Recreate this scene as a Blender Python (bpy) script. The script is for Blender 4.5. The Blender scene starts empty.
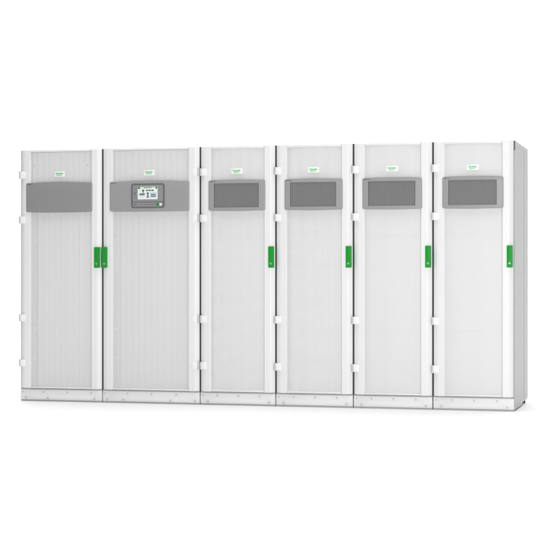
import bpy, bmesh, math, random
from mathutils import Vector, Matrix

scene = bpy.context.scene
C = scene.collection
random.seed(4)

# ------------------------------------------------------------------ camera
F_PX = 1623.0                      # focal length in pixels of the 550 px photo
cam_d = bpy.data.cameras.new("camera")
cam_d.sensor_width = 36.0
cam_d.lens = F_PX / 550.0 * 36.0
cam_d.shift_x = 0.0
cam_d.shift_y = -0.0054
cam_d.clip_start = 0.1
cam_d.clip_end = 500.0
cam = bpy.data.objects.new("camera", cam_d)
C.objects.link(cam)
cam.location = (5.223, -11.886, 1.007)
cam.rotation_euler = (math.radians(90), 0, 0.2587)
scene.camera = cam

# ------------------------------------------------------------------ world and lamps
world = bpy.data.worlds.new("World")
scene.world = world
world.use_nodes = True
bg = world.node_tree.nodes["Background"]
bg.inputs[0].default_value = (1.0, 1.0, 1.0, 1)
bg.inputs[1].default_value = 0.33

def area(name, loc, aim, sx, sy, power, col=(1, 1, 1)):
    d = bpy.data.lights.new(name, 'AREA')
    d.shape = 'RECTANGLE'
    d.size, d.size_y, d.energy, d.color = sx, sy, power, col
    o = bpy.data.objects.new(name, d)
    C.objects.link(o)
    o.location = loc
    v = Vector(aim) - Vector(loc)
    o.rotation_euler = v.to_track_quat('-Z', 'Y').to_euler()
    return o

area("overhead_softbox", (1.7, 1.6, 6.5), (1.7, 1.6, 0), 10.5, 9, 810)
area("key_softbox", (5.75, -8.0, 1.40), (2.0, 0, 1.0), 1.6, 1.6, 292)
area("backdrop_softbox", (-1.0, 1.9, 4.6), (-1.0, 7.0, 1.8), 20, 1.0, 283)

scene.view_settings.view_transform = 'Standard'
scene.view_settings.look = 'None'
scene.view_settings.gamma = 1.0
scene.view_settings.exposure = 0.02
scene.render.engine = 'CYCLES'
scene.cycles.use_denoising = True
scene.cycles.max_bounces = 10
scene.cycles.transparent_max_bounces = 16

# ------------------------------------------------------------------ materials
def mat(name, col, rough=0.45, metal=0.0, noise=0.0, nscale=40.0, bump=0.0, spec=0.5):
    m = bpy.data.materials.new(name)
    m.use_nodes = True
    nt = m.node_tree
    b = nt.nodes["Principled BSDF"]
    b.inputs["Base Color"].default_value = (*col, 1)
    b.inputs["Roughness"].default_value = rough
    b.inputs["Metallic"].default_value = metal
    b.inputs["Specular IOR Level"].default_value = spec
    if noise or bump:
        tc = nt.nodes.new("ShaderNodeTexCoord")
        n = nt.nodes.new("ShaderNodeTexNoise")
        n.inputs["Scale"].default_value = nscale
        n.inputs["Detail"].default_value = 4
        nt.links.new(tc.outputs["Object"], n.inputs["Vector"])
        if noise:
            mx = nt.nodes.new("ShaderNodeMix")
            mx.data_type = 'RGBA'
            mx.inputs["A"].default_value = (*[max(0, c * (1 - noise)) for c in col], 1)
            mx.inputs["B"].default_value = (*[min(1, c * (1 + noise)) for c in col], 1)
            nt.links.new(n.outputs["Fac"], mx.inputs["Factor"])
            nt.links.new(mx.outputs["Result"], b.inputs["Base Color"])
        if bump:
            bp = nt.nodes.new("ShaderNodeBump")
            bp.inputs["Strength"].default_value = bump
            bp.inputs["Distance"].default_value = 0.001
            nt.links.new(n.outputs["Fac"], bp.inputs["Height"])
            nt.links.new(bp.outputs["Normal"], b.inputs["Normal"])
    return m

M = {}
M['floor'] = mat("seamless_white_floor", (0.885, 0.885, 0.885), 0.6, noise=0.01, nscale=3, spec=0.2)
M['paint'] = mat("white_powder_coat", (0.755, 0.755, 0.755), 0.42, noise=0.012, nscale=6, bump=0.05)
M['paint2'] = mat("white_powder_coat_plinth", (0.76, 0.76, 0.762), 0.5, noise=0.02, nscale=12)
M['side'] = mat("white_side_paint_shaded", (0.405, 0.405, 0.408), 0.5, noise=0.015, nscale=8, bump=0.05)  # white coat with shade put into its colour, for the right end panel
M['dark'] = mat("charcoal_gasket", (0.052, 0.056, 0.064), 0.6, noise=0.05)
M['black'] = mat("black_rubber", (0.02, 0.02, 0.022), 0.6, noise=0.1)
M['rail'] = mat("grey_base_rail", (0.38, 0.38, 0.385), 0.6, noise=0.05)
M['grey'] = mat("mid_grey_fascia", (0.25, 0.25, 0.253), 0.42, noise=0.015, nscale=20)
M['greylt'] = mat("light_grey_fascia", (0.30, 0.30, 0.304), 0.42, noise=0.015, nscale=20)
M['vent'] = mat("dark_grey_vent", (0.21, 0.21, 0.212), 0.5)
M['ventback'] = mat("dark_grey_vent_back", (0.16, 0.16, 0.162), 0.7)  # back sheet behind the slats, a darker grey
M['bezel'] = mat("display_rim", (0.115, 0.118, 0.125), 0.4, noise=0.03)
M['bezelface'] = mat("display_face", (0.24, 0.24, 0.245), 0.4, noise=0.03)
M['green'] = mat("green_plastic", (0.002, 0.29, 0.018), 0.45, noise=0.04, nscale=30, spec=0.25)
M['greendk'] = mat("green_plastic_recess", (0.005, 0.20, 0.02), 0.45)
M['inkgreen'] = mat("green_ink", (0.03, 0.50, 0.09), 0.5)
M['hinge'] = mat("off_white_hinge", (0.83, 0.83, 0.83), 0.45, noise=0.01)
M['pin'] = mat("grey_hinge_barrel", (0.55, 0.55, 0.555), 0.45, noise=0.02)
M['white'] = mat("white_plastic", (0.88, 0.88, 0.88), 0.4)
M['steel'] = mat("brushed_steel", (0.55, 0.55, 0.56), 0.4, metal=0.6, noise=0.05)
M['bolt'] = mat("bolt_zinc", (0.60, 0.60, 0.61), 0.45, metal=0.2, noise=0.05)
M['inkdark'] = mat("dark_grey_ink", (0.09, 0.09, 0.095), 0.5)
M['scr_white'] = mat("screen_white", (0.70, 0.72, 0.72), 0.25)
M['scr_grey'] = mat("screen_grey", (0.50, 0.54, 0.54), 0.25)
M['scr_blue'] = mat("screen_pale_blue", (0.46, 0.57, 0.66), 0.25)
M['scr_green'] = mat("screen_green", (0.06, 0.42, 0.10), 0.25)
M['scr_pale'] = mat("screen_pale_green", (0.52, 0.68, 0.52), 0.25)
M['scr_dark'] = mat("screen_dark", (0.06, 0.065, 0.07), 0.25)
M['inner'] = mat("grey_inner_rail", (0.56, 0.56, 0.56), 0.6, noise=0.04)
M['filter'] = mat("white_filter_pleats", (0.78, 0.78, 0.78), 0.8, noise=0.03, nscale=25)

for k in ('scr_white', 'scr_grey', 'scr_blue', 'scr_green', 'scr_pale', 'scr_dark'):   # the lit display gives off light
    b = M[k].node_tree.nodes["Principled BSDF"]
    b.inputs["Emission Color"].default_value = b.inputs["Base Color"].default_value[:]
    b.inputs["Emission Strength"].default_value = 0.1

def perforated(name, col, pitch, radius):
    """white sheet with round punched holes (really open: you see what is behind)"""
    m = mat(name, col, 0.5)
    nt = m.node_tree
    b = nt.nodes["Principled BSDF"]
    out = nt.nodes["Material Output"]
    tc = nt.nodes.new("ShaderNodeTexCoord")
    sep = nt.nodes.new("ShaderNodeSeparateXYZ")
    nt.links.new(tc.outputs["Object"], sep.inputs[0])
    def mth(op, a, b_=None, c=None):
        n = nt.nodes.new("ShaderNodeMath"); n.operation = op
        for i, v in enumerate((a, b_, c)):
            if v is None: continue
            if isinstance(v, (int, float)): n.inputs[i].default_value = v
            else: nt.links.new(v, n.inputs[i])
        return n.outputs[0]
    def cell(sock):
        f = mth('FRACT', mth('DIVIDE', sock, pitch))
        return mth('SUBTRACT', f, 0.5)
    cx, cz = cell(sep.outputs["X"]), cell(sep.outputs["Z"])
    d = mth('SQRT', mth('ADD', mth('MULTIPLY', cx, cx), mth('MULTIPLY', cz, cz)))
    hole = mth('LESS_THAN', d, radius)
    tr = nt.nodes.new("ShaderNodeBsdfTransparent")
    mx = nt.nodes.new("ShaderNodeMixShader")
    nt.links.new(hole, mx.inputs[0])
    nt.links.new(b.outputs[0], mx.inputs[1])
    nt.links.new(tr.outputs[0], mx.inputs[2])
    nt.links.new(mx.outputs[0], out.inputs[0])
    return m

M['perf_coarse'] = perforated("perforated_sheet_coarse", (0.81, 0.81, 0.81), 0.0105, 0.335)
M['perf_mid'] = perforated("perforated_sheet_medium", (0.83, 0.83, 0.83), 0.0084, 0.315)
M['perf_fine'] = perforated("perforated_sheet_fine", (0.83, 0.83, 0.83), 0.0070, 0.30)

# ------------------------------------------------------------------ helpers
def obj(name, bm, mats, parent=None, sharp=35, loc=(0, 0, 0)):
    me = bpy.data.meshes.new(name)
    bm.normal_update()
    for f in bm.faces: f.smooth = True
    bm.to_mesh(me); bm.free()
    for m in (mats if isinstance(mats, (list, tuple)) else [mats]):
        me.materials.append(M[m])
    me.set_sharp_from_angle(angle=math.radians(sharp))
    o = bpy.data.objects.new(name, me)
    C.objects.link(o)
    o.location = loc
    if parent: o.parent = parent
    return o

def box(bm, x0, x1, y0, y1, z0, z1, bev=0.0, mi=0, seg=2):
    t = bmesh.new()
    bmesh.ops.create_cube(t, size=1)
    for v in t.verts:
        v.co = Vector(((x0 + x1) / 2 + v.co.x * (x1 - x0), (y0 + y1) / 2 + v.co.y * (y1 - y0), (z0 + z1) / 2 + v.co.z * (z1 - z0)))
    if bev:
        bmesh.ops.bevel(t, geom=t.edges[:], offset=bev, segments=seg, affect='EDGES', profile=0.5)
    join(bm, t, mi)

def join(bm, t, mi=0):
    vm = [bm.verts.new(v.co) for v in t.verts]
    t.verts.index_update()
    for f in t.faces:
        nf = bm.faces.new([vm[v.index] for v in f.verts])
        nf.material_index = mi
    t.free()

def cyl(bm, c, r, h, axis='Z', n=20, mi=0, bev=0.0):
    t = bmesh.new()
    bmesh.ops.create_cone(t, cap_ends=True, segments=n, radius1=r, radius2=r, depth=h)
    if bev:
        rim = [e for e in t.edges if len(e.link_faces) == 2 and any(len(f.verts) > 4 for f in e.link_faces)]
        bmesh.ops.bevel(t, geom=rim, offset=bev, segments=2, affect='EDGES')
    if axis == 'Y': bmesh.ops.rotate(t, verts=t.verts, matrix=Matrix.Rotation(math.pi / 2, 3, 'X'))
    if axis == 'X': bmesh.ops.rotate(t, verts=t.verts, matrix=Matrix.Rotation(math.pi / 2, 3, 'Y'))
    bmesh.ops.translate(t, verts=t.verts, vec=c)
    join(bm, t, mi)

def extrude_profile(bm, pts, z0, z1, mi=0):
    """closed outline in x,y swept from z0 to z1, capped"""
    a = [bm.verts.new((x, y, z0)) for x, y in pts]
    b = [bm.verts.new((x, y, z1)) for x, y in pts]
    n = len(pts)
    for i in range(n):
        f = bm.faces.new((a[i], a[(i + 1) % n], b[(i + 1) % n], b[i])); f.material_index = mi
    bm.faces.new(a[::-1]).material_index = mi
    bm.faces.new(b).material_index = mi

def rrect(x0, x1, z0, z1, r, n=5):
    p = []
    for cx, cz, a0 in ((x1 - r, z0 + r, -90), (x1 - r, z1 - r, 0), (x0 + r, z1 - r, 90), (x0 + r, z0 + r, 180)):
        for i in range(n + 1):
            a = math.radians(a0 + 90 * i / n)
            p.append((cx + r * math.cos(a), cz + r * math.sin(a)))
    return p

def plate(bm, outline, y_front, y_back, bev=0.0, mi=0):
    """rounded plate facing -y with a small front chamfer"""
    cx = sum(p[0] for p in outline) / len(outline); cz = sum(p[1] for p in outline) / len(outline)
    hx = max(abs(p[0] - cx) for p in outline); hz = max(abs(p[1] - cz) for p in outline)
    rings = [(y_back, 0.0)]
    if bev: rings += [(y_front + bev, 0.0), (y_front + bev * 0.3, bev * 0.3), (y_front, bev)]
    else: rings += [(y_front, 0.0)]
    vs = []
    for y, ins in rings:
        vs.append([bm.verts.new((cx + (x - cx) * (1 - ins / hx), y, cz + (z - cz) * (1 - ins / hz))) for x, z in outline])
    n = len(outline)
    for k in range(len(vs) - 1):
        for i in range(n):
            bm.faces.new((vs[k][i], vs[k][(i + 1) % n], vs[k + 1][(i + 1) % n], vs[k + 1][i])).material_index = mi
    bm.faces.new(vs[-1]).material_index = mi
    bm.faces.new(vs[0][::-1]).material_index = mi

def text_bm(body, size, x, y, z, thick=0.0006, shear=0.0, bold=0.0, align='CENTER', width=None):
    cu = bpy.data.curves.new("lettering", 'FONT')
    cu.body, cu.size, cu.align_x, cu.align_y = body, size, align, 'CENTER'
    cu.extrude, cu.shear, cu.offset = thick, shear, bold
    cu.resolution_u = 4
    to = bpy.data.objects.new("lettering", cu)
    C.objects.link(to)
    dg = bpy.context.evaluated_depsgraph_get()
    me = bpy.data.meshes.new_from_object(to.evaluated_get(dg))
    bm = bmesh.new(); bm.from_mesh(me)
    bpy.data.objects.remove(to); bpy.data.curves.remove(cu); bpy.data.meshes.remove(me)
    if width:
        xs = [v.co.x for v in bm.verts]; s = width / (max(xs) - min(xs))
        for v in bm.verts: v.co.x *= s
    bmesh.ops.rotate(bm, verts=bm.verts, matrix=Matrix.Rotation(math.pi / 2, 3, 'X'))
    bmesh.ops.translate(bm, verts=bm.verts, vec=(x, y, z))
    return bm

def merge(dst, src, mi=0):
    join(dst, src, mi)

# ------------------------------------------------------------------ setting: seamless studio floor
def build_floor():
    prof = [(-40.0, 0.0), (-14, 0), (-6, 0), (-1.0, 0.0), (3.0, 0.0)]
    R, y0 = 2.4, 3.6
    prof.append((y0, 0.0))
    for i in range(1, 17):
        a = math.radians(90 * i / 16)
        prof.append((y0 + R * math.sin(a), R - R * math.cos(a)))
    prof.append((y0 + R, 9.0))
    bm = bmesh.new()
    rows = [[bm.verts.new((x, y, z)) for x in (-26, -12, 2, 16, 30)] for y, z in prof]
    for a, b in zip(rows, rows[1:]):
        for i in range(4): bm.faces.new((a[i], a[i + 1], b[i + 1], b[i]))
    o = obj("floor", bm, 'floor', sharp=60)
    o['kind'] = 'structure'
    o.location.z = -0.010
build_floor()

# ------------------------------------------------------------------ cabinets
H = 1.970
DEPTH = 0.866
Z0, Z1 = 0.093, 1.966              # door bottom and top
G = 0.0065                         # each door stands back this far from the cabinet's edge
SW = 0.090                         # stile width

def stile_profile(xa, xb):
    """outer edge xa (rounds back), inner edge xb (lip to the mesh); outline closed along the back"""
    s = 1 if xb > xa else -1
    w = abs(xb - xa)
    front = [(0.000, 0.0045), (0.0004, 0.0025), (0.0025, 0.0000), (0.008, -0.0032), (0.018, -0.0094), (0.026, -0.0140),
             (0.031, -0.0162), (0.036, -0.0172), (0.046, -0.0178), (w - 0.022, -0.0184), (w - 0.012, -0.0196), (w - 0.0065, -0.0198),
             (w - 0.004, -0.0182), (w - 0.002, -0.0150), (w, -0.0110), (w, 0.0045)]
    return [(xa + s * px, py) for px, py in front]

def hinge(root, xc, side, z):
    bm = bmesh.new()
    cyl(bm, (xc, -0.0145, z), 0.0098, 0.058, 'Z', 20, 1, 0.0015)
    cyl(bm, (xc, -0.0145, z), 0.0104, 0.016, 'Z', 20, 1, 0.001)
    if side > 0: x0, x1 = xc + 0.006, xc + 0.048
    else: x0, x1 = xc - 0.048, xc - 0.006
    box(bm, x0, x1, -0.0270, 0.0005, z - 0.027, z + 0.027, 0.004, 0)
    return obj("hinge", bm, ['hinge', 'pin'], root)

def fascia_mesh(x0, x1, z0, z1, opening=None):
    """bowed grey front plate, optionally with a rectangular opening"""
    bm = bmesh.new()
    bow, r = 0.0075, 0.011
    xc, hw = (x0 + x1) / 2, (x1 - x0) / 2
    xs = [x0 + r * (1 - math.cos(math.radians(a))) for a in (0, 18, 36, 54, 72, 90)]
    xs += [x1 - (x - x0) for x in xs]
    n = 28
    xs += [x0 + r + (x1 - x0 - 2 * r) * i / n for i in range(1, n)]
    if opening: xs += [opening[0], opening[1]]
    xs = sorted(xs)
    keep = []
    for x in xs:
        if not keep or x - keep[-1] > 5e-4: keep.append(x)
        elif opening and (abs(x - opening[0]) < 1e-9 or abs(x - opening[1]) < 1e-9): keep[-1] = x
    xs = keep
    def corner(x):
        d = min(x - x0, x1 - x)
        return 0.0 if d >= r else r - math.sqrt(max(0, r * r - (r - d) ** 2))
    def zt(x): return z1 + bow * (1 - ((x - xc) / hw) ** 2) - corner(x)
    def zb(x): return z0 - bow * 0.8 * (1 - ((x - xc) / hw) ** 2) + corner(x)
    def yf(x):
        d = min(x - x0, x1 - x)
        e = 0.004 * (1 - min(1, d / 0.006)) ** 2
        return -0.028 - 0.013 * (1 - ((x - xc) / hw) ** 2) + e
    c = 0.004
    cols = []
    for x in xs:
        a, b = zb(x), zt(x)
        oz0, oz1 = (opening[2], opening[3]) if opening else (a + (b - a) * .35, a + (b - a) * .65)
        col = [(x, -0.004, a), (x, yf(x) + c, a), (x, yf(x) + c * .3, a + c * .35), (x, yf(x), a + c)]
        col += [(x, yf(x), oz0), (x, yf(x), oz1)]
        col += [(x, yf(x), b - c), (x, yf(x) + c * .3, b - c * .35), (x, yf(x) + c, b), (x, -0.004, b)]
        cols.append([bm.verts.new(p) for p in col])
    for i in range(len(cols) - 1):
        inside = opening and xs[i] >= opening[0] - 1e-6 and xs[i + 1] <= opening[1] + 1e-6
        for k in range(9):
            if inside and k == 4: continue
            bm.faces.new((cols[i][k], cols[i + 1][k], cols[i + 1][k + 1], cols[i][k + 1]))
        if inside:                                  # reveal of the opening, top and bottom
            for k in (4, 5):
                p, q = cols[i][k], cols[i + 1][k]
                pb = bm.verts.new((p.co.x, p.co.y + 0.014, p.co.z)); qb = bm.verts.new((q.co.x, q.co.y + 0.014, q.co.z))
                bm.faces.new((p, q, qb, pb))
    if opening:
        for x in (opening[0], opening[1]):
            i = min(range(len(xs)), key=lambda j: abs(xs[j] - x))
            p, q = cols[i][4], cols[i][5]
            pb = bm.verts.new((p.co.x, p.co.y + 0.014, p.co.z)); qb = bm.verts.new((q.co.x, q.co.y + 0.014, q.co.z))
            bm.faces.new((p, q, qb, pb))
    for col in (cols[0], cols[-1]):
        bm.faces.new(col)
    bm.faces.new([c_[0] for c_ in cols]); 
    bmesh.ops.recalc_face_normals(bm, faces=bm.faces[:])
    return bm, yf

def vent_mesh(x0, x1, z0, z1, yf):
    """dark grille of upright slats over a darker back sheet, following the bow of the fascia"""
    bm = bmesh.new()
    n = 12
    t = bmesh.new()
    rows = [[t.verts.new((x0 + (x1 - x0) * i / n, yf(x0 + (x1 - x0) * i / n) + 0.0125, z)) for i in range(n + 1)] for z in (z0, z1)]
    for i in range(n): t.faces.new((rows[0][i], rows[0][i + 1], rows[1][i + 1], rows[1][i]))
    join(bm, t, 1)
    pitch = 0.0068
    k = int((x1 - x0) / pitch)
    off = ((x1 - x0) - k * pitch) / 2
    for i in range(k):
        x = x0 + off + (i + .5) * pitch
        box(bm, x - 0.0026, x + 0.0026, yf(x) + 0.005, yf(x) + 0.0122, z0, z1, 0, 0)
    return bm

def filter_mesh(x0, x1, z0, z1, pitch, amp, y, grooves=None):
    """upright pleats behind the perforated sheet, with cross grooves between stacked panels"""
    bm = bmesh.new()
    zs = [z0]
    if grooves:
        z = z0 + grooves
        while z < z1 - 0.05:
            zs += [z - 0.005, z - 0.0045, z + 0.0045, z + 0.005]; z += grooves
    zs.append(z1)
    n = int((x1 - x0) / pitch * 6)
    xs = [x0 + (x1 - x0) * i / n for i in range(n + 1)]
    rows = []
    for j, z in enumerate(zs):
        deep = grooves and 0 < j < len(zs) - 1 and (j - 1) % 4 in (1, 2)
        rows.append([bm.verts.new((x, y + amp * math.cos(2 * math.pi * (x - x0) / pitch) + (0.013 if deep else 0), z)) for x in xs])
    for a, b in zip(rows, rows[1:]):
        for i in range(n): bm.faces.new((a[i], a[i + 1], b[i + 1], b[i]))
    return bm

def cabinet(x, w, label, group, hinge_side, hinge_x, perf, pleat, grooves, vent, fx, badge_x, handle_x,
            upper_bolts, lower_bolts, power=False):
    root = bpy.data.objects.new("power_cabinet", None)
    C.objects.link(root)
    root.location = (x, 0, 0)
    root['label'] = label
    root['category'] = 'cabinet'
    root['group'] = group

    # --- carcass behind the doors
    bm = bmesh.new()
    e = 0.0012
    t = 0.012
    box(bm, e, e + t, 0.046, DEPTH, 0.02, H - 0.006, 0.001)
    box(bm, w - e - t, w - e, 0.046, DEPTH, 0.02, H - 0.006, 0.001)
    box(bm, e + t, w - e - t, 0.046, DEPTH - 0.002, H - 0.022, H - 0.007)
    box(bm, e + t, w - e - t, DEPTH - 0.015, DEPTH - 0.001, 0.06, H - 0.022)
    box(bm, e + t, w - e - t, 0.046, DEPTH - 0.015, 0.060, 0.080)
    obj("body", bm, 'paint', root)

    # --- charcoal gasket frame filling the joint behind the door edges
    bm = bmesh.new()
    gw = 0.072
    box(bm, e, gw, 0.0046, 0.0458, 0.060, H - 0.003)
    box(bm, w - gw, w - e, 0.0046, 0.0458, 0.060, H - 0.003)
    box(bm, gw, w - gw, 0.010, 0.0458, 0.084, 0.100)
    box(bm, gw, w - gw, 0.010, 0.0458, H - 0.02, H - 0.004)
    obj("gasket", bm, 'dark', root)
    bm = bmesh.new()                                           # grey sill that closes the slot under the door
    box(bm, 0.0030, w - 0.0030, -0.0020, 0.0300, 0.0800, 0.0905, 0.001)
    obj("sill", bm, 'rail', root)

    # --- door: two rolled stiles, two rails
    xl, xr = G, w - G
    bm = bmesh.new()
    extrude_profile(bm, stile_profile(xl, xl + SW - G), Z0, Z1)
    extrude_profile(bm, stile_profile(xr, xr - (SW - G)), Z0, Z1)
    box(bm, SW, w - SW, -0.0188, 0.0040, Z1 - 0.016, Z1 - 0.0001, 0.0012)
    box(bm, SW, w - SW, -0.0160, 0.0040, Z0 + 0.0005, Z0 + 0.013, 0.003)
    bmesh.ops.recalc_face_normals(bm, faces=bm.faces[:])
    door = obj("door", bm, 'paint', root, sharp=40)

    # perforated sheet, a little bowed outwards
    bm = bmesh.new()
    n = 24
    zs = (Z0 + 0.011, Z1 - 0.014)
    rows = []
    for z in zs:
        rows.append([bm.verts.new((SW - 0.003 + (w - 2 * SW + 0.006) * i / n,
                                   -0.0075 - 0.009 * (1 - (2 * i / n - 1) ** 2), z)) for i in range(n + 1)])
    for i in range(n): bm.faces.new((rows[0][i], rows[0][i + 1], rows[1][i + 1], rows[1][i]))
    obj("mesh_panel", bm, perf, door)

    # --- pleated filter behind the sheet
    obj("air_filter", filter_mesh(0.0722, w - 0.0722, 0.101, H - 0.021, pleat[0], pleat[1], 0.0225, grooves), 'filter', root, sharp=80)

    # --- hinges
    for z in (1.772, 1.418, 0.646, 0.290):
        hinge(root, hinge_x, hinge_side, z)

    # --- handle with lock
    hx0, hx1 = handle_x
    bm = bmesh.new()
    plate(bm, rrect(hx0, hx1, 1.040, 1.201, 0.003), -0.0290, -0.0060, 0.0025)
    hb = obj("handle", bm, 'green', root)
    bm = bmesh.new()
    plate(bm, rrect(hx0 + 0.008, hx1 - 0.008, 1.100, 1.192, 0.006), -0.0310, -0.0285, 0.0015, 0)
    obj("handle_grip", bm, 'green', hb)
    bm = bmesh.new()
    cyl(bm, ((hx0 + hx1) / 2, -0.0305, 1.071), 0.0075, 0.004, 'Y', 20, 0, 0.001)
    box(bm, (hx0 + hx1) / 2 - 0.0012, (hx0 + hx1) / 2 + 0.0012, -0.0329, -0.0324, 1.0665, 1.0755, 0, 1)
    obj("lock", bm, ['steel', 'dark'], hb)

    # --- grey fascia
    if vent:
        ox0, ox1, oz0, oz1 = fx[0] + 0.0465, fx[1] - 0.0490, 1.4985, 1.682
        bm, yf = fascia_mesh(fx[0], fx[1], 1.4765, 1.7045, (ox0, ox1, oz0, oz1))
        fa = obj("fascia", bm, 'greylt', root, sharp=30)
        obj("vent_grille", vent_mesh(ox0, ox1, oz0, oz1, yf), ['vent', 'ventback'], fa)
    else:
        bm, yf = fascia_mesh(fx[0], fx[1], 1.4785, 1.7055)
        fa = obj("fascia", bm, 'greylt' if power else 'grey', root, sharp=30)
    tx = fx[0] + 0.010
    b2 = text_bm("Galaxy VX", 0.0115, tx, yf(tx + 0.03) - 0.0007, 1.6985, 0.0004, align='LEFT')
    y_a, y_b = yf(tx), yf(tx + 0.06)
    for v in b2.verts:                                         # wrap on the bow
        v.co.y += yf(v.co.x) - yf(tx + 0.03)
    obj("model_lettering", b2, 'inkdark', fa)

    # --- maker's badge
    bm = bmesh.new()
    plate(bm, rrect(badge_x - 0.043, badge_x + 0.043, 1.7545, 1.7945, 0.0025), -0.0250, -0.0140, 0.0015)
    ba = obj("badge", bm, 'white', root)
    bm = text_bm("Schneider", 0.0205, badge_x - 0.001, -0.0254, 1.7795, 0.0003, shear=0.25, bold=0.0006, width=0.066)
    merge(bm, text_bm("Electric", 0.0120, badge_x + 0.006, -0.0254, 1.7655, 0.0003, shear=0.0, bold=0.0003, width=0.030))
    # the little round leaf mark before the second word
    merge(bm, text_bm("e", 0.020, badge_x - 0.018, -0.0254, 1.7665, 0.0003, shear=0.2, bold=0.0006))
    obj("badge_lettering", bm, 'inkgreen', ba)

    # --- plinth with pressed panel and bolts
    bm = bmesh.new()
    px0, px1 = 0.004, w - 0.004
    box(bm, px0, px1, -0.0060, 0.0500, 0.0030, 0.0820, 0.003)
    # pressed band: low at the ends, sloping in to a raised middle
    t = bmesh.new()
    ys, zs_ = -0.0062, (0.0120, 0.0540)
    pts_b = [(0.055, zs_[0]), (w - 0.055, zs_[0]), (w - 0.10, zs_[1]), (0.10, zs_[1])]
    pts_f = [(0.062, zs_[0] + 0.004), (w - 0.062, zs_[0] + 0.004), (w - 0.105, zs_[1] - 0.010), (0.105, zs_[1] - 0.010)]
    vb = [t.verts.new((a, ys, c_)) for a, c_ in pts_b]
    vf = [t.verts.new((a, ys - 0.0035, c_)) for a, c_ in pts_f]
    for i in range(4): t.faces.new((vb[i], vb[(i + 1) % 4], vf[(i + 1) % 4], vf[i]))
    t.faces.new(vf)
    join(bm, t)
    # plinth sides running back
    box(bm, 0.004, 0.014, 0.0500, DEPTH - 0.01, 0.024, 0.060)
    box(bm, w - 0.014, w - 0.004, 0.0500, DEPTH - 0.01, 0.024, 0.060)
    pl = obj("plinth", bm, 'paint2', root)
    bolts = [(b_, 0.0640, 0.0062) for b_ in upper_bolts] + [(b_, 0.0165, 0.0075) for b_ in lower_bolts]
    proto = {}
    for bx_, bz, br in bolts:
        if br not in proto:
            bm = bmesh.new()
            cyl(bm, (0, 0, 0), br * 1.35, 0.0015, 'Y', 20)
            cyl(bm, (0, -0.0032, 0), br, 0.005, 'Y', 6, 0, 0.0008)
            proto[br] = o = obj("bolt", bm, 'bolt', pl)
        else:
            o = proto[br].copy(); C.objects.link(o); o.parent = pl
        y = -0.0068
        if br > 0.007 and 0.062 < bx_ < w - 0.062: y = -0.0104
        o.location = (bx_, y, bz)

    # --- feet
    bm = bmesh.new()
    box(bm, 0.0025, w - 0.0025, -0.001, 0.045, -0.010, 0.0028)
    obj("base_rail", bm, 'rail', root)
    for fx_ in (0.032, w - 0.032):
        bm = bmesh.new()
        cyl(bm, (fx_, DEPTH - 0.06, 0.001), 0.026, 0.022, 'Z', 24, 0, 0.003)
        cyl(bm, (fx_, DEPTH - 0.06, 0.035), 0.008, 0.050, 'Z', 12)
        obj("foot", bm, 'black', root)
    return root, fa, yf, door, pl

W1, W2, W = 0.6876, 0.7971, 0.5998
X = [0, W1, W1 + W2] + [W1 + W2 + W * i for i in (1, 2, 3)]

g_vent = 'narrow vented cabinets of the row'
g_wide = 'wide cabinets of the row'

# 1: left end, plain fascia
c1, f1, y1, d1, p1 = cabinet(X[0], W1, "plain grey fascia cabinet without display or vent, at the left end of the white row", g_wide,
    1, 0.000, 'perf_coarse', (0.050, 0.008), None, False, (0.056, 0.609), 0.337, (0.627, 0.668),
    (0.020, 0.196, 0.396, 0.592), (0.045, 0.233, 0.622))
# 2: display cabinet, hinged on the right
c2, f2, y2, d2, p2 = cabinet(X[1], W2, "widest white cabinet, with a small touchscreen display set in its grey fascia", g_wide,
    -1, W2 - 0.011, 'perf_coarse', (0.052, 0.008), None, False, (0.068, 0.716), 0.390, (0.004, 0.046),
    (0.022, 0.205, 0.404, 0.606), (0.040, 0.174, 0.560, 0.757), power=True)
nb_u, nb_l = (0.024, 0.140, 0.306, 0.474), (0.064, 0.548)
labels = ["vented white cabinet whose hinges face those of the touchscreen cabinet on its left",
          "vented white cabinet with one vented neighbour on its left and two on its right",
          "vented white cabinet with two vented neighbours on its left and one on its right",
          "vented white cabinet at the right end of the row, its shade-toned white side panel in view"]
fine = [('perf_mid', (0.076, 0.013)), ('perf_mid', (0.105, 0.012)), ('perf_fine', (0.14, 0.010)), ('perf_fine', (0.19, 0.010))]
vents = []
for i in range(4):
    vents.append(cabinet(X[2 + i], W, labels[i], g_vent, 1, 0.011 if i == 0 else 0.000, fine[i][0], fine[i][1], 0.236, True,
        (0.0735, 0.5225), 0.2975, (0.547, 0.588), nb_u, nb_l))
c6 = vents[3][0]

# --- details only some cabinets have
# screws and inner rail of the left end cabinet; keeper plate beside its handle
for sx in (0.118, 0.566):
    bm = bmesh.new()
    cyl(bm, (sx, -0.0105, 1.841), 0.0065, 0.006, 'Y', 16, 0, 0.001)
    obj("screw", bm, 'bolt', d1)
bm = bmesh.new()
plate(bm, rrect(0.6685, W1 - 0.0075, 1.040, 1.201, 0.0015), -0.0160, -0.0020, 0.001)
obj("handle_keeper", bm, 'steel', c1)
for root, x0, x1 in ((c1, 0.080, 0.128), (c2, 0.080, 0.118)):
    bm = bmesh.new()
    brk = [Z0 + 0.04, 0.335, 0.350, 0.558, 0.573, 0.90, 0.905, 1.252, 1.266, 1.50]
    for a, b in zip(brk[::2], brk[1::2]):
        box(bm, x0, x1, 0.001, 0.007, a, b, 0.001)
    obj("inner_rail", bm, 'inner', root)

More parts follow.
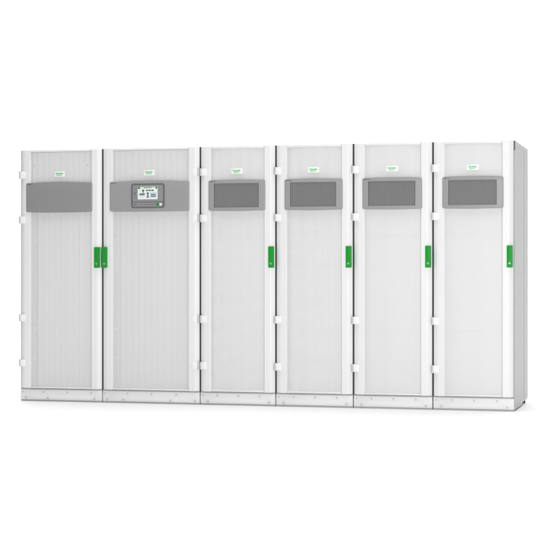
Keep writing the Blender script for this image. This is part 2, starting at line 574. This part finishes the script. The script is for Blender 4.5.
# --- display unit in the second cabinet
def display(root, yf):
    x0, x1, z0, z1 = 0.2526, 0.5216, 1.5000, 1.6900
    xc = (x0 + x1) / 2
    yb = yf(x0)
    yF = yf(xc) - 0.006
    bm = bmesh.new()
    plate(bm, rrect(x0, x1, z0, z1, 0.016), yF, yb + 0.004, 0.004, 0)                       # dark rim
    plate(bm, rrect(x0 + 0.011, x1 - 0.011, 1.549, z1 - 0.012, 0.010), yF - 0.0022, yF - 0.0001, 0.0015, 1)
    plate(bm, rrect(x0 + 0.011, x1 - 0.011, z0 + 0.011, 1.5445, 0.008), yF - 0.0022, yF - 0.0001, 0.0015, 1)
    du = obj("display_unit", bm, ['bezel', 'bezelface'], root)
    sx0, sx1, sz0, sz1 = 0.3070, 0.4690, 1.5670, 1.6640
    y = yF - 0.0030
    bm = bmesh.new()
    plate(bm, rrect(sx0, sx1, sz0, sz1, 0.002), y, yF - 0.0021, 0.0004, 0)
    def mark(ax0, ax1, az0, az1, mi):
        plate(bm, rrect(ax0, ax1, az0, az1, min(ax1 - ax0, az1 - az0) * .12, 2), y - 0.0004, y - 0.0001, 0, mi)
    sw, sh = sx1 - sx0, sz1 - sz0
    def S(a, b, c_, d, mi): mark(sx0 + sw * a, sx0 + sw * b, sz0 + sh * c_, sz0 + sh * d, mi)
    S(0.02, 0.98, 0.87, 0.98, 4)                    # header band
    S(0.02, 0.12, 0.83, 0.985, 3); S(0.90, 0.98, 0.83, 0.985, 3)
    S(0.30, 0.70, 0.90, 0.95, 1)
    for a in (0.22, 0.42, 0.56, 0.70): S(a, a + 0.10, 0.66, 0.76, 5)
    for a in (0.32, 0.52, 0.66, 0.80): S(a, a + 0.04, 0.695, 0.725, 3)
    S(0.25, 0.30, 0.52, 0.66, 5)
    S(0.46, 0.56, 0.40, 0.54, 5); S(0.47, 0.55, 0.27, 0.36, 5); S(0.45, 0.57, 0.14, 0.23, 5)
    S(0.07, 0.38, 0.30, 0.50, 1); S(0.10, 0.35, 0.335, 0.465, 0)
    S(0.12, 0.30, 0.16, 0.21, 1)
    S(0.63, 0.94, 0.14, 0.55, 2); S(0.66, 0.91, 0.20, 0.28, 0); S(0.66, 0.91, 0.33, 0.41, 0)
    obj("screen", bm, ['scr_white', 'scr_grey', 'scr_blue', 'scr_green', 'scr_pale', 'scr_dark'], du)
    for cx_, m_, r_ in ((0.4690, 'green', 0.0115), (0.4935, 'white', 0.0095)):
        bm = bmesh.new()
        cyl(bm, (cx_, yF - 0.0040, 1.5275), r_, 0.006, 'Y', 24, 0, 0.001)
        obj("button", bm, m_, du)
    sp = None                                       # row of small printed symbols
    for i, cx_ in enumerate((0.277, 0.292, 0.342, 0.362, 0.384, 0.404, 0.424, 0.442)):
        if sp is None:
            bm = bmesh.new()
            plate(bm, rrect(-0.0050, 0.0050, -0.0035, 0.0035, 0.002, 2), yF - 0.0028, yF - 0.0023)
            sp = so = obj("printed_symbol", bm, 'bezel', du)
        else:
            so = sp.copy(); C.objects.link(so); so.parent = du
        so.location = (cx_, 0, 1.5275)
    bm = bmesh.new()
    plate(bm, rrect(0.279, 0.288, 1.603, 1.621, 0.002, 2), yF - 0.0028, yF - 0.0023)
    obj("reset_slot", bm, 'bezel', du)
display(c2, y2)

# --- end panels: left end and the right one in view, its white darkened to look shaded
def end_panel(root, xa, xb, outer):
    bm = bmesh.new()
    z0, z1 = 0.0040, H - 0.004
    # outline in y,z : notch at the top front corner, cut away for the foot at the rear
    out = [(-0.002, z0), (0.45, z0), (0.52, 0.018), (DEPTH, 0.022), (DEPTH, z1), (0.030, z1), (0.030, z1 - 0.062), (-0.002, z1 - 0.074)]
    va = [bm.verts.new((xa, y, z)) for y, z in out]
    vb = [bm.verts.new((xb, y, z)) for y, z in out]
    n = len(out)
    for i in range(n): bm.faces.new((va[i], va[(i + 1) % n], vb[(i + 1) % n], vb[i]))
    bm.faces.new(va); bm.faces.new(vb)
    bmesh.ops.recalc_face_normals(bm, faces=bm.faces[:])
    # rear corner post, horizontal seam covers and catches standing proud
    s = 1 if outer > 0 else -1
    xo = xb if s > 0 else xa
    def pb(y0, y1, za, zb_, t, bev=0.001):
        a, b = (xo - 0.001, xo + t) if s > 0 else (xo - t, xo + 0.001)
        box(bm, a, b, y0, y1, za, zb_, bev)
    pb(0.60, 0.66, 0.05, z1 - 0.03, 0.003)
    pb(0.83, DEPTH - 0.002, 0.04, z1 - 0.004, 0.002)
    for zz in (1.000, 1.930):
        pb(0.12, 0.58, zz, zz + 0.006, 0.0015, 0.0005)
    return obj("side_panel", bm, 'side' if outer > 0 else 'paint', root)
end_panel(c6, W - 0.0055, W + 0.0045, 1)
end_panel(c1, -0.0008, 0.0055, -1)
